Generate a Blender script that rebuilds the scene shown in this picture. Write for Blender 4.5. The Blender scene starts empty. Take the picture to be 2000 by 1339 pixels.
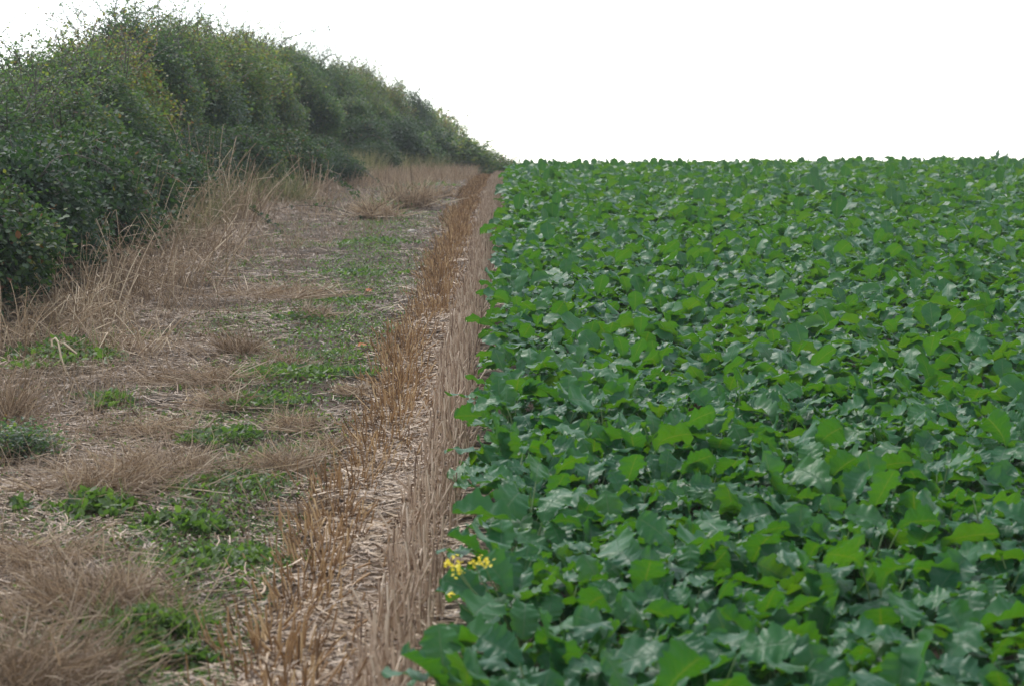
import bpy, math, random
import numpy as np
from mathutils import Vector, Matrix
sc = bpy.context.scene
COL = sc.collection
rad = math.radians
# ------------------------------------------------------------------ camera
SLOPE = 0.0625                      # the field climbs away from the camera
EYE = 2.05
F = 4000.0 / 2000.0                 # focal length over frame width
PITCH = math.atan(269.5 / 4000.0)   # downwards
cam_d = bpy.data.cameras.new('camera')
cam = bpy.data.objects.new('camera', cam_d)
COL.objects.link(cam)
cam_d.sensor_width = 36.0
cam_d.lens = 36.0 * F
cam_d.clip_start = 0.1
cam_d.clip_end = 8000
cam.location = (0, 0, EYE)
cam.rotation_euler = (math.pi / 2 - PITCH, 0, rad(0.14))
cam_d.dof.use_dof = True
cam_d.dof.focus_distance = 15.0
cam_d.dof.aperture_fstop = 4.4
sc.camera = cam
# ------------------------------------------------------------------ sky, sun, exposure
SUN_EL, SUN_AZ = rad(54), rad(-28)  # ahead and a little to the left, behind thin cloud
world = bpy.data.worlds.new('World')
sc.world = world
world.use_nodes = True
wn, wl = world.node_tree.nodes, world.node_tree.links
wn.clear()
sky = wn.new('ShaderNodeTexSky')
sky.sky_type = 'NISHITA'
sky.sun_disc = False
sky.sun_elevation = SUN_EL
sky.sun_rotation = SUN_AZ
sky.air_density = 1.0
sky.dust_density = 0.5
sky.ozone_density = 1.0
hsv = wn.new('ShaderNodeHueSaturation')
hsv.inputs['Saturation'].default_value = 0.35
bg = wn.new('ShaderNodeBackground')
bg.inputs['Strength'].default_value = 0.15
wo = wn.new('ShaderNodeOutputWorld')
wl.new(sky.outputs['Color'], hsv.inputs['Color'])
wl.new(hsv.outputs['Color'], bg.inputs['Color'])
wl.new(bg.outputs['Background'], wo.inputs['Surface'])
sun_d = bpy.data.lights.new('sun', 'SUN')
sun_d.energy = 1.2
sun_d.angle = rad(14)
sun_d.color = (1.0, 0.96, 0.9)
sun = bpy.data.objects.new('sun', sun_d)
COL.objects.link(sun)
sdir = Vector((math.sin(SUN_AZ) * math.cos(SUN_EL), math.cos(SUN_AZ) * math.cos(SUN_EL), math.sin(SUN_EL)))
sun.rotation_euler = sdir.to_track_quat('Z', 'Y').to_euler()
sc.view_settings.view_transform = 'Standard'
sc.view_settings.look = 'None'
sc.view_settings.gamma = 1.0
sc.view_settings.exposure = 1.12
sc.cycles.max_bounces = 8
sc.cycles.diffuse_bounces = 4
sc.cycles.transmission_bounces = 6
sc.cycles.transparent_max_bounces = 8
sc.cycles.use_denoising = True

# ------------------------------------------------------------------ terrain
def zg(x, y):
    x = np.asarray(x, float); y = np.asarray(y, float)
    k, u0, u1 = 1.119e-3, 30.0, 45.8
    u = np.clip(y - u0, 0, None)
    drop = np.where(u < u1, k * u * u, k * u1 * u1 + 2 * k * u1 * (u - u1))
    z = SLOPE * y - drop
    z = np.maximum(z, -10.0) + 0.0
    z = z + 0.008 * np.clip(x, 0, 14) * np.clip((y) / 30, 0, 1)
    # the hedge stands on a low bank
    foot = hedge_foot(y)
    b = np.clip((foot - x - 0.1) / 1.6, 0, 1) * np.clip((x - foot + 7.5) / 3, 0, 1)
    z = z + (0.35 + .85 * np.clip((y - 24) / 10, 0, 1)) * b * b * (3 - 2 * b)
    z = z + 1.1 * np.clip((y - 34) / 14, 0, 1) * np.clip((foot - x - 1.2) / 3.0, 0, 1) * np.clip((x - foot + 7.5) / 3, 0, 1)
    return z
def hedge_foot(y):
    return np.interp(y, [0, 14, 18, 30, 40, 44, 50, 56, 62, 80, 110, 140], [-4.9, -4.8, -4.75, -4.85, -4.7, -4.4, -3.7, -3.0, -2.6, -2.0, -1.3, -1.0])
CP, SP = math.cos(PITCH), math.sin(PITCH)
YAW = rad(0.14)
def ray(px, py):
    a = (px - 1000) / 4000.0; b = (669.5 - py) / 4000.0
    d = Vector((a, CP + b * SP, -SP + b * CP))
    return Matrix.Rotation(YAW, 3, 'Z') @ d
def gp(px, py, h=0.0):
    """point on the ground (raised by h) that stands where the photo shows it"""
    d = ray(px, py)
    y = 4.0
    while y < 120:
        t = y / d.y
        p = Vector((0, 0, EYE)) + d * t
        if p.z <= float(zg(p.x, p.y)) + h:
            break
        y += 0.02
    return p
def at(px, py, y):
    d = ray(px, py)
    return Vector((0, 0, EYE)) + d * (y / d.y)

# ------------------------------------------------------------------ helpers
class MB:
    def __init__(s): s.v = []; s.q = []; s.t = []; s.uv = []; s.n = 0
    def add(s, v, q, t, uv=None):
        v = np.asarray(v, np.float32).reshape(-1, 3); q = np.asarray(q, np.int32).reshape(-1, 4)
        s.v.append(v); s.q.append(q + s.n); s.n += len(v)
        s.t.append(np.broadcast_to(np.asarray(t, np.float32), (len(v),)))
        s.uv.append(np.zeros((len(v), 2), np.float32) if uv is None else np.asarray(uv, np.float32))
    def arrays(s):
        return np.concatenate(s.v), np.concatenate(s.q), np.concatenate(s.t), np.concatenate(s.uv)
    def mesh(s, name, mat, smooth=True):
        return mesh_of(name, *s.arrays(), mat, smooth)
def mesh_of(name, v, q, t, uv, mat, smooth=True):
    me = bpy.data.meshes.new(name)
    n, m = len(v), len(q)
    me.vertices.add(n); me.vertices.foreach_set('co', np.ascontiguousarray(v, np.float32).ravel())
    me.loops.add(m * 4); me.loops.foreach_set('vertex_index', np.ascontiguousarray(q, np.int32).ravel())
    me.polygons.add(m)
    me.polygons.foreach_set('loop_start', np.arange(0, m * 4, 4, dtype=np.int32))
    me.polygons.foreach_set('loop_total', np.full(m, 4, np.int32))
    me.polygons.foreach_set('use_smooth', np.full(m, smooth, bool))
    a = me.attributes.new('tint', 'FLOAT', 'POINT'); a.data.foreach_set('value', np.ascontiguousarray(t, np.float32))
    u = me.attributes.new('leafuv', 'FLOAT2', 'POINT'); u.data.foreach_set('vector', np.ascontiguousarray(uv, np.float32).ravel())
    me.materials.append(mat)
    me.update(calc_edges=True)
    return me
def link(name, me, parent=None, loc=None):
    o = bpy.data.objects.new(name, me); COL.objects.link(o)
    if parent: o.parent = parent
    if loc is not None: o.location = loc
    return o
def tag(o, label=None, cat=None, group=None, kind=None):
    if label: o['label'] = label
    if cat: o['category'] = cat
    if group: o['group'] = group
    if kind: o['kind'] = kind
    return o
def copy_tree(o, parent=None):
    c = o.copy(); COL.objects.link(c)
    if parent: c.parent = parent
    for ch in list(o.children): copy_tree(ch, c)
    return c
def norm(a):
    return a / np.maximum(np.linalg.norm(a, axis=-1, keepdims=True), 1e-9)
def tubes(mb, P, R, tint, rng, sides=3, cap=True):
    """P (N,K,3) paths, R (N,K) radii"""
    N, K, _ = P.shape
    T = norm(np.gradient(P, axis=1))
    ref = norm(rng.normal(size=(N, 1, 3)))
    n = norm(np.cross(T, ref)); b = np.cross(T, n)
    ang = np.arange(sides) * 2 * math.pi / sides
    ring = P[:, :, None] + R[:, :, None, None] * (np.cos(ang)[None, None, :, None] * n[:, :, None] + np.sin(ang)[None, None, :, None] * b[:, :, None])
    idx = np.arange(N * K * sides).reshape(N, K, sides)
    a0 = idx[:, :-1]; a1 = idx[:, 1:]
    q = np.stack([a0, np.roll(a0, -1, 2), np.roll(a1, -1, 2), a1], -1).reshape(-1, 4)
    t = np.repeat(np.broadcast_to(tint, (N,)), K * sides)
    mb.add(ring.reshape(-1, 3), q, t)
def ribbons(mb, P, Wd, tint, rng, face=None):
    N, K, _ = P.shape
    T = norm(np.gradient(P, axis=1))
    ref = norm(rng.normal(size=(N, 1, 3))) if face is None else face
    n = norm(np.cross(T, ref))
    ring = np.stack([P - n * Wd[:, :, None], P + n * Wd[:, :, None]], 2)
    idx = np.arange(N * K * 2).reshape(N, K, 2)
    q = np.stack([idx[:, :-1, 0], idx[:, :-1, 1], idx[:, 1:, 1], idx[:, 1:, 0]], -1).reshape(-1, 4)
    t = np.repeat(np.broadcast_to(tint, (N,)), K * 2)
    mb.add(ring.reshape(-1, 3), q, t)
def leaves(mb, C, D, Nn, L, W, tint, fold=0.25):
    """six-sided leaves folded along the midrib: base C, direction D, normal Nn"""
    D = norm(D); S = norm(np.cross(D, Nn)); U = np.cross(S, D)
    L = np.broadcast_to(L, (len(C),))[:, None]; W = np.broadcast_to(W, (len(C),))[:, None]
    up = U * W * fold
    v = np.stack([C, C + D * L * .32 + S * W + up, C + D * L * .72 + S * W * .72 + up * .6, C + D * L,
                  C + D * L * .72 - S * W * .72 + up * .6, C + D * L * .32 - S * W + up], 1)
    b = (np.arange(len(C)) * 6)[:, None]
    q = np.concatenate([b + np.array([[0, 1, 2, 3]]), b + np.array([[0, 3, 4, 5]])], 1)
    mb.add(v.reshape(-1, 3), q.reshape(-1, 4), np.repeat(np.broadcast_to(tint, (len(C),)), 6))
def vnoise(x, y, s, seed=0):
    x = np.asarray(x) / s; y = np.asarray(y) / s
    def h(i, j):
        v = np.sin(i * 127.1 + j * 311.7 + seed * 74.7) * 43758.5453
        return v - np.floor(v)
    i, j = np.floor(x), np.floor(y); fx, fy = x - i, y - j
    fx = fx * fx * (3 - 2 * fx); fy = fy * fy * (3 - 2 * fy)
    return (h(i, j) * (1 - fx) + h(i + 1, j) * fx) * (1 - fy) + (h(i, j + 1) * (1 - fx) + h(i + 1, j + 1) * fx) * fy

# ------------------------------------------------------------------ materials
def plant_mat(name, stops, rough=0.5, trans=0.0, tcol=None, spec=0.5, rnd=0.25, vein=None, noise=None):
    m = bpy.data.materials.new(name); m.use_nodes = True
    nt = m.node_tree; N, L = nt.nodes, nt.links
    N.clear()
    out = N.new('ShaderNodeOutputMaterial'); pb = N.new('ShaderNodeBsdfPrincipled')
    at_ = N.new('ShaderNodeAttribute'); at_.attribute_name = 'tint'
    oi = N.new('ShaderNodeObjectInfo')
    ma = N.new('ShaderNodeMath'); ma.operation = 'MULTIPLY_ADD'
    L.new(oi.outputs['Random'], ma.inputs[0]); ma.inputs[1].default_value = rnd
    sub = N.new('ShaderNodeMath'); sub.operation = 'SUBTRACT'; sub.inputs[1].default_value = rnd / 2
    L.new(at_.outputs['Fac'], ma.inputs[2]); L.new(ma.outputs[0], sub.inputs[0])
    fac = sub.outputs[0]
    if noise:
        nz = N.new('ShaderNodeTexNoise'); nz.inputs['Scale'].default_value = noise[0]; nz.inputs['Detail'].default_value = 3
        g = N.new('ShaderNodeNewGeometry'); L.new(g.outputs['Position'], nz.inputs['Vector'])
        m3 = N.new('ShaderNodeMath'); m3.operation = 'MULTIPLY_ADD'
        L.new(nz.outputs['Fac'], m3.inputs[0]); m3.inputs[1].default_value = noise[1]
        s3 = N.new('ShaderNodeMath'); s3.operation = 'SUBTRACT'; s3.inputs[1].default_value = noise[1] / 2
        L.new(fac, m3.inputs[2]); L.new(m3.outputs[0], s3.inputs[0]); fac = s3.outputs[0]
    cr = N.new('ShaderNodeValToRGB')
    els = cr.color_ramp.elements
    while len(els) < len(stops): els.new(0.5)
    for e, (p, c) in zip(els, stops): e.position = p; e.color = (*c, 1)
    L.new(fac, cr.inputs['Fac'])
    col = cr.outputs['Color']
    pb.inputs['Roughness'].default_value = rough
    pb.inputs['Specular IOR Level'].default_value = spec
    if vein:
        uv = N.new('ShaderNodeAttribute'); uv.attribute_name = 'leafuv'
        sep = N.new('ShaderNodeSeparateXYZ'); L.new(uv.outputs['Vector'], sep.inputs[0])
        def math_(op, a, b=None):
            n = N.new('ShaderNodeMath'); n.operation = op
            for i, q in enumerate((a, b)):
                if q is None: continue
                if isinstance(q, (int, float)): n.inputs[i].default_value = q
                else: L.new(q, n.inputs[i])
            return n.outputs[0]
        u, v = sep.outputs[0], sep.outputs[1]
        av = math_('ABSOLUTE', v)
        mid = math_('SUBTRACT', 1.0, math_('MULTIPLY', av, 14.0)); mid = math_('MAXIMUM', mid, 0.0)
        ph = math_('SUBTRACT', math_('MULTIPLY', u, 7.0), math_('MULTIPLY', av, 2.2))
        lat = math_('SUBTRACT', 1.0, math_('MULTIPLY', math_('PINGPONG', ph, 0.5), 9.0)); lat = math_('MAXIMUM', lat, 0.0)
        lat = math_('MULTIPLY', lat, math_('SUBTRACT', 1.0, av))
        vm = math_('MINIMUM', math_('ADD', mid, math_('MULTIPLY', lat, 0.55)), 1.0)
        mx = N.new('ShaderNodeMix'); mx.data_type = 'RGBA'
        L.new(math_('MULTIPLY', vm, 0.55), mx.inputs[0]); L.new(col, mx.inputs[6]); mx.inputs[7].default_value = (*vein, 1)
        col = mx.outputs[2]
        bp = N.new('ShaderNodeBump'); bp.inputs['Strength'].default_value = 0.5; bp.inputs['Distance'].default_value = 0.004
        nz2 = N.new('ShaderNodeTexNoise'); nz2.inputs['Scale'].default_value = 26; 
        g2 = N.new('ShaderNodeNewGeometry'); L.new(g2.outputs['Position'], nz2.inputs['Vector'])
        L.new(math_('SUBTRACT', math_('MULTIPLY', nz2.outputs['Fac'], 1.2), vm), bp.inputs['Height'])
        L.new(bp.outputs[0], pb.inputs['Normal'])
    L.new(col, pb.inputs['Base Color'])
    if trans > 0:
        tr = N.new('ShaderNodeBsdfTranslucent')
        hs = N.new('ShaderNodeMix'); hs.data_type = 'RGBA'; hs.blend_type = 'MULTIPLY'; hs.inputs[0].default_value = 1.0
        L.new(col, hs.inputs[6]); hs.inputs[7].default_value = (*tcol, 1)
        L.new(hs.outputs[2], tr.inputs['Color'])
        ms = N.new('ShaderNodeMixShader'); ms.inputs[0].default_value = trans
        L.new(pb.outputs[0], ms.inputs[1]); L.new(tr.outputs[0], ms.inputs[2]); L.new(ms.outputs[0], out.inputs['Surface'])
    else:
        L.new(pb.outputs[0], out.inputs['Surface'])
    return m
M = {}
M['crop'] = plant_mat('crop leaf', [(0, (.020, .118, .050)), (.5, (.030, .156, .050)), (1, (.046, .176, .038))], 0.42, 0.48, (2.1, 1.22, .08), 0.4, .3, vein=(.10, .20, .12))
M['crop_stem'] = plant_mat('crop stalk', [(0, (.10, .17, .05)), (1, (.16, .24, .08))], 0.5)
M['petal'] = plant_mat('yellow petal', [(0, (.80, .62, .02)), (1, (.88, .75, .05))], 0.5, .3, (1, 1, 1))
M['hawthorn'] = plant_mat('hedge leaf', [(0, (.036, .068, .044)), (.45, (.054, .096, .048)), (.75, (.10, .145, .046)), (.93, (.22, .20, .04)), (1, (.15, .08, .05))], 0.5, 0.45, (2.0, 2.3, .9), .5, .35)
M['bramble'] = plant_mat('bramble leaf', [(0, (.016, .036, .020)), (.5, (.034, .066, .032)), (.85, (.07, .11, .034)), (.95, (.15, .14, .03)), (1, (.12, .05, .03))], 0.62, 0.3, (1.8, 2.2, .7), .25, .35)
M['bark'] = plant_mat('bark', [(0, (.05, .04, .03)), (1, (.11, .09, .07))], .8)
M['dry'] = plant_mat('dry grass', [(0, (.12, .08, .045)), (.5, (.315, .225, .148)), (1, (.55, .44, .31))], .6, .25, (1, .95, .85), .3, .2)
M['reed'] = plant_mat('dry stalk', [(0, (.15, .095, .05)), (.5, (.35, .24, .14)), (1, (.64, .51, .35))], .55, 0, None, .4, .2)
M['brownstub'] = plant_mat('brown stubble', [(0, (.11, .055, .02)), (.5, (.34, .195, .082)), (1, (.62, .43, .22))], .55, 0, None, .4, .2)
M['palestub'] = plant_mat('pale stubble', [(0, (.17, .105, .065)), (.5, (.45, .325, .225)), (1, (.66, .53, .39))], .55, 0, None, .4, .2)
M['straw'] = plant_mat('straw litter', [(0, (.12, .08, .05)), (.5, (.31, .21, .13)), (1, (.58, .44, .29))], .5, 0, None, .4, 0)
M['weed'] = plant_mat('weed leaf', [(0, (.034, .066, .020)), (.5, (.066, .115, .030)), (1, (.115, .170, .042))], .5, .35, (1.9, 2.3, .9), .4, .2)
M['grassgreen'] = plant_mat('green grass blade', [(0, (.07, .10, .04)), (.5, (.17, .165, .075)), (1, (.34, .28, .17))], .5, .3, (1.3, 1.4, .9), .4, .2)
M['stone'] = plant_mat('flint', [(0, (.30, .26, .22)), (1, (.45, .40, .33))], .7, noise=(40, .6))
M['rust_leaf'] = plant_mat('fallen leaf', [(0, (.45, .13, .04)), (1, (.55, .20, .06))], .6)
def soil_mat():
    m = bpy.data.materials.new('soil'); m.use_nodes = True
    N, L = m.node_tree.nodes, m.node_tree.links
    pb = N['Principled BSDF']; g = N.new('ShaderNodeNewGeometry')
    n1 = N.new('ShaderNodeTexNoise'); n1.inputs['Scale'].default_value = 2.3; n1.inputs['Detail'].default_value = 8; n1.inputs['Roughness'].default_value = .65
    n2 = N.new('ShaderNodeTexNoise'); n2.inputs['Scale'].default_value = 38; n2.inputs['Detail'].default_value = 6; n2.inputs['Roughness'].default_value = .7
    for n in (n1, n2): L.new(g.outputs['Position'], n.inputs['Vector'])
    c1 = N.new('ShaderNodeValToRGB')
    e = c1.color_ramp.elements
    e[0].position = .32; e[0].color = (.048, .035, .025, 1); e[1].position = .7; e[1].color = (.13, .095, .064, 1)
    L.new(n1.outputs['Fac'], c1.inputs['Fac'])
    mx = N.new('ShaderNodeMix'); mx.data_type = 'RGBA'; mx.blend_type = 'OVERLAY'; mx.inputs[0].default_value = .8
    L.new(c1.outputs['Color'], mx.inputs[6]); L.new(n2.outputs['Fac'], mx.inputs[7])
    L.new(mx.outputs[2], pb.inputs['Base Color'])
    pb.inputs['Roughness'].default_value = .9; pb.inputs['Specular IOR Level'].default_value = .2
    bp = N.new('ShaderNodeBump'); bp.inputs['Strength'].default_value = .9; bp.inputs['Distance'].default_value = .03
    L.new(n2.outputs['Fac'], bp.inputs['Height']); L.new(bp.outputs[0], pb.inputs['Normal'])
    return m
M['soil'] = soil_mat()

# ------------------------------------------------------------------ ground: one sheet out to the horizon
xs = np.unique(np.concatenate([[-1400, -1000, -500, -200, -90, -45, -25, -14, -9], np.arange(-7, 2.0, .07), np.arange(2, 16, .5), [20, 28, 45, 90, 200, 500, 1000, 1400]]))
ys = np.unique(np.concatenate([[-1400, -600, -200, -60, -20, -6, 0, 3], np.arange(5, 34, .1), np.arange(34, 60, .4), np.arange(60, 110, 2), [125, 150, 190, 240, 300, 345, 360, 375, 400, 500, 800, 1400]]))
X, Y = np.meshgrid(xs, ys)
Z = zg(X, np.maximum(Y, -160))
bump = (vnoise(X, Y, .55, 1) - .5) * .05 + (vnoise(X, Y, .2, 2) - .5) * .03
Z = Z + bump * ((Y > 3) & (Y < 62) & (X > -8) & (X < 3))
nx, ny = len(xs), len(ys)
idx = np.arange(nx * ny).reshape(ny, nx)
q = np.stack([idx[:-1, :-1], idx[:-1, 1:], idx[1:, 1:], idx[1:, :-1]], -1).reshape(-1, 4)
gme = mesh_of('ground', np.stack([X, Y, Z], -1).reshape(-1, 3), q, np.zeros(nx * ny), np.zeros((nx * ny, 2)), M['soil'])
tag(link('ground', gme), kind='structure')

# ------------------------------------------------------------------ the crop
def crop_leaf(mb, st, rng, az, el0, up0, droop, pet, bl, wd, roll, nu, nv, tint, base):
    K = 26
    t = np.linspace(0, 1, K); tot = pet + bl
    s0 = pet / tot
    tb = np.clip((t - s0 * .8) / (1 - s0 * .8), 0, 1)
    k_ = tb ** 2 * (3 - 2 * tb)
    elb = up0 - droop * tb                         # the blade levels out on top of the canopy
    el = el0 * (1 - np.clip(k_ * 2.2, 0, 1)) + elb * np.clip(k_ * 2.2, 0, 1)
    d = np.stack([np.cos(el) * math.cos(az), np.cos(el) * math.sin(az), np.sin(el)], -1)
    side_bend = rng.normal() * .25 * t ** 2
    d = d + side_bend[:, None] * np.array([-math.sin(az), math.cos(az), 0])
    d = norm(d)
    P = base + np.concatenate([np.zeros((1, 3)), np.cumsum((d[1:] + d[:-1]) / 2 * (tot / (K - 1)), 0)])
    s = np.linspace(0, 1, nu); tt = s0 + (1 - s0) * s
    C = np.stack([np.interp(tt, t, P[:, i]) for i in range(3)], -1)
    T = norm(np.stack([np.interp(tt, t, d[:, i]) for i in range(3)], -1))
    S = norm(np.cross(T, [0, 0, 1.0])); Nn = np.cross(S, T)
    rl = roll * (0.4 + .6 * s)
    S2 = S * np.cos(rl)[:, None] + Nn * np.sin(rl)[:, None]; N2 = np.cross(S2, T)
    prof = np.sin(np.pi * np.clip(s, 0.0, 1) ** 1.15) ** .5 * (.5 + .5 * np.minimum(1, s * 1.5)) + .02
    v = np.linspace(-1, 1, nv)
    ph = rng.uniform(0, 6.28, 4)
    nl = rng.uniform(3.5, 5.5)
    nt_ = rng.uniform(6.5, 9); cup_ = rng.normal(.08, .22)
    V = np.zeros((nu, nv, 3)); UV = np.zeros((nu, nv, 2))
    for sgn_i, vv in enumerate(v):
        sg = 0 if vv < 0 else 1
        lobe = 1 + .05 * np.sin(2 * np.pi * nl * s + ph[sg]) + (.085 * (1 - 2 * np.abs(np.sin(np.pi * (nt_ * s + .25 * sg)))) if nu > 20 else .05 * np.where(np.arange(nu) % 2 == 0, 1, -1))
        w = wd * prof * (1 + (lobe - 1) * (abs(vv) ** 2))
        wave = .0085 * abs(vv) ** 1.5 * np.sin(2 * np.pi * (2.7 * s) + ph[2 + sg]) * (wd / .06) * .9
        wave2 = .0034 * np.sin(2 * np.pi * (6.3 * s + .6 * abs(vv)) + ph[sg]) * abs(vv)
        cup = cup_ * abs(vv) ** 1.5 * w
        V[:, sgn_i] = C + S2 * (w * vv)[:, None] + N2 * (wave + wave2 + cup)[:, None]
        UV[:, sgn_i, 0] = s; UV[:, sgn_i, 1] = vv
    ii = np.arange(nu * nv).reshape(nu, nv)
    q = np.stack([ii[:-1, :-1], ii[:-1, 1:], ii[1:, 1:], ii[1:, :-1]], -1).reshape(-1, 4)
    mb.add(V.reshape(-1, 3), q, tint, UV.reshape(-1, 2))
    if st is not None:
        kk = np.linspace(0, s0 + .02, 5)
        pp = np.stack([np.interp(kk, t, P[:, i]) for i in range(3)], -1)[None]
        tubes(st, pp, np.linspace(.0045, .0028, 5)[None], np.array([rng.uniform(0, 1)]), rng, 5)
def crop_plant(seed, nu, nv, stems=True, nleaf=None, size=1.0):
    rng = np.random.default_rng(seed)
    mb = MB(); st = MB() if stems else None
    n = nleaf or int(rng.integers(8, 11))
    a0 = rng.uniform(0, 6.28)
    for i in range(n):
        f = i / (n - 1)                    # 0 old outer leaves, 1 young inner
        az = a0 + i * 2.4 + rng.normal() * .25
        el0 = rad(50 + 26 * f + rng.normal() * 8)
        up0 = rad(17 + rng.normal() * 24 + (40 if rng.random() < .07 else 0))
        droop = rad(32 + rng.normal() * 18)
        pet = rng.uniform(.11, .25) * size; bl = rng.uniform(.15, .275) * size * (1 - .3 * f * f)
        crop_leaf(mb, st, rng, az, el0, up0, droop, pet, bl, bl * rng.uniform(.29, .38), rng.normal() * .5, nu, nv, np.clip(rng.normal(.45, .25), 0, 1), np.array([0, 0, .02 + .04 * f]))
    if st is not None:
        tubes(st, np.array([[[0, 0, -.03], [0, 0, .03], [0, 0, .07]]]), np.array([[.010, .009, .006]]), np.array([.3]), rng, 6)
    return mb, st
def edge_x(y):
    return np.interp(y, [4.5, 5.9, 6.2, 6.5, 6.75, 7.0, 8.0, 10, 16, 24, 40, 60], [-.26, -.22, -.14, -.06, .12, .03, .0, -.02, -.02, -.02, .02, .05]) + (vnoise(y * 1.0, y * 0, .45, 8) - .5) * .12
rng = np.random.default_rng(11)
SPC = .226
pts = []
for yy in np.arange(4.2, 60, SPC):
    hw = .25 * yy + .7
    x0 = float(edge_x(yy))
    xx = np.arange(x0, hw, SPC)
    jx = rng.normal(0, .055, len(xx)); jx[0] = rng.normal(0, .02)
    pts.append(np.stack([xx + jx, yy + rng.normal(0, .055, len(xx))], -1))
pts = np.concatenate(pts)
# a gap in the canopy where soil and old stubble show at the edge
keep = ~((pts[:, 0] < .12) & (abs(pts[:, 1] - 6.75) < .12))
pts = pts[keep]
inview = (abs(pts[:, 0]) < .25 * pts[:, 1] + .12) & (pts[:, 1] > 5.2)
order = np.argsort(np.hypot(pts[:, 0], pts[:, 1]) + np.where(inview, 0, 1e3))
single = order[:296]
rest = np.setdiff1d(np.arange(len(pts)), single)
protos = []
for k in range(14):
    mb, st = crop_plant(500 + k, 49, 9)
    protos.append((mb.mesh('foliage', M['crop']), st.mesh('stalk', M['crop_stem'])))
ydiv = np.sort(pts[single, 1])
for n, i in enumerate(single):
    x, y = pts[i]
    e = bpy.data.objects.new('crop_plant', None); COL.objects.link(e)
    e.empty_display_size = .05
    e.location = (x, y, float(zg(x, y)))
    s = rng.uniform(.78, 1.08)
    e.scale = (s, s, s * rng.uniform(.85, 1.2))
    e.rotation_euler = (rng.normal() * .06, rng.normal() * .06, rng.uniform(0, 6.28))
    fm, sm = protos[n % len(protos)]
    link('foliage', fm, e); link('stalk', sm, e)
    if x - float(edge_x(y)) < .16:
        tag(e, 'leafy green crop plant in the edge line of the field, overhanging the pale stubble', 'crop plant', 'crop plants along the field edge')
    elif y < 7.6:
        tag(e, 'large blurred broad-leaved crop plant in the closest rows, inside the field', 'crop plant', 'closest crop plants')
    else:
        tag(e, 'broad-leaved green crop plant inside the field, behind the blurred closest rows', 'crop plant', 'crop plants in the near field')
# the rest of the field: one mass
acc = MB()
lod = []
for nu, nv in ((13, 5), (8, 5)):
    lod.append([crop_plant(900 + k + nu * 50, nu, nv, stems=False)[0].arrays() for k in range(14)])
yr = pts[rest, 1]
for li, msk in enumerate((yr < 24, yr >= 24)):
    sel = rest[msk]
    var = rng.integers(0, 14, len(sel))
    for k in range(14):
        s_ = sel[var == k]
        v, q, t, uv = lod[li][k]
        n = len(s_)
        if n == 0: continue
        a = rng.uniform(0, 6.28, n); s = rng.uniform(.72, 1.05, n) * (1 + .25 * (rng.random(n) < .012))
        ca, sa = np.cos(a) * s, np.sin(a) * s
        px, py = pts[s_, 0], pts[s_, 1]
        VV = np.stack([v[None, :, 0] * ca[:, None] - v[None, :, 1] * sa[:, None] + px[:, None],
                       v[None, :, 0] * sa[:, None] + v[None, :, 1] * ca[:, None] + py[:, None],
                       v[None, :, 2] * s[:, None] + zg(px, py)[:, None]], -1)
        Q = q[None] + (np.arange(n) * len(v))[:, None, None]
        acc.add(VV.reshape(-1, 3), Q.reshape(-1, 4), np.clip(np.tile(t, n) + np.repeat(rng.normal(0, .1, n), len(v)), 0, 1), np.tile(uv, (n, 1)))
cf = link('crop_canopy', acc.mesh('crop_canopy', M['crop']))
tag(cf, 'dense green crop canopy covering the field up to the crest', 'crop', kind='stuff')

# the flowering crop plant at the field edge
def flower_cluster(seed, n=16, r=.016):
    rng = np.random.default_rng(seed); mb = MB()
    for i in range(n):
        c = rng.normal(size=3) * np.array([r, r, r * .8]); nn = norm(np.array([rng.normal() * .5, rng.normal() * .5 - .5, 1.0]))
        a = norm(np.cross(nn, rng.normal(size=3))); b = np.cross(nn, a)
        ang = np.arange(4) * math.pi / 2
        D = np.cos(ang)[:, None] * a + np.sin(ang)[:, None] * b + .25 * nn
        leaves(mb, np.repeat(c[None], 4, 0), D, np.repeat(nn[None], 4, 0), (.0085), .0034, rng.uniform(0, 1), .15)
    return mb.mesh('flower_head', M['petal'])
pf = at(905, 1150, 7.05)
fb = (pf.x + .2, 7.14, float(zg(pf.x, 7.1)))
fe = bpy.data.objects.new('flowering_crop_plant', None); COL.objects.link(fe); fe.location = fb
tag(fe, 'crop plant in bloom with small yellow flower heads at the field edge', 'flowering plant')
mb, st = crop_plant(777, 49, 9, nleaf=8)
link('foliage', mb.mesh('foliage', M['crop']), fe)
rg = np.random.default_rng(5)
for i, (px, py, y, n) in enumerate([(881, 1097, 7.0, 12), (896, 1112, 6.98, 15), (945, 1097, 7.03, 16), (926, 1100, 7.05, 4), (880, 1161, 6.93, 5)]):
    p = at(px, py, y) - Vector(fb)
    link('flower_head', flower_cluster(40 + i, int(n * 1.3), .017 if n > 6 else .008), fe, p)
    pth = np.array([[[0, 0, .04], [p.x * .4, p.y * .4, p.z * .5], [p.x * .8, p.y * .8, p.z * .8], [p.x, p.y, p.z]]])
    tubes(st, pth, np.array([[.004, .003, .0025, .002]]), np.array([.5]), rg, 5)
link('stalk', st.mesh('stalk', M['crop_stem']), fe)

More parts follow.
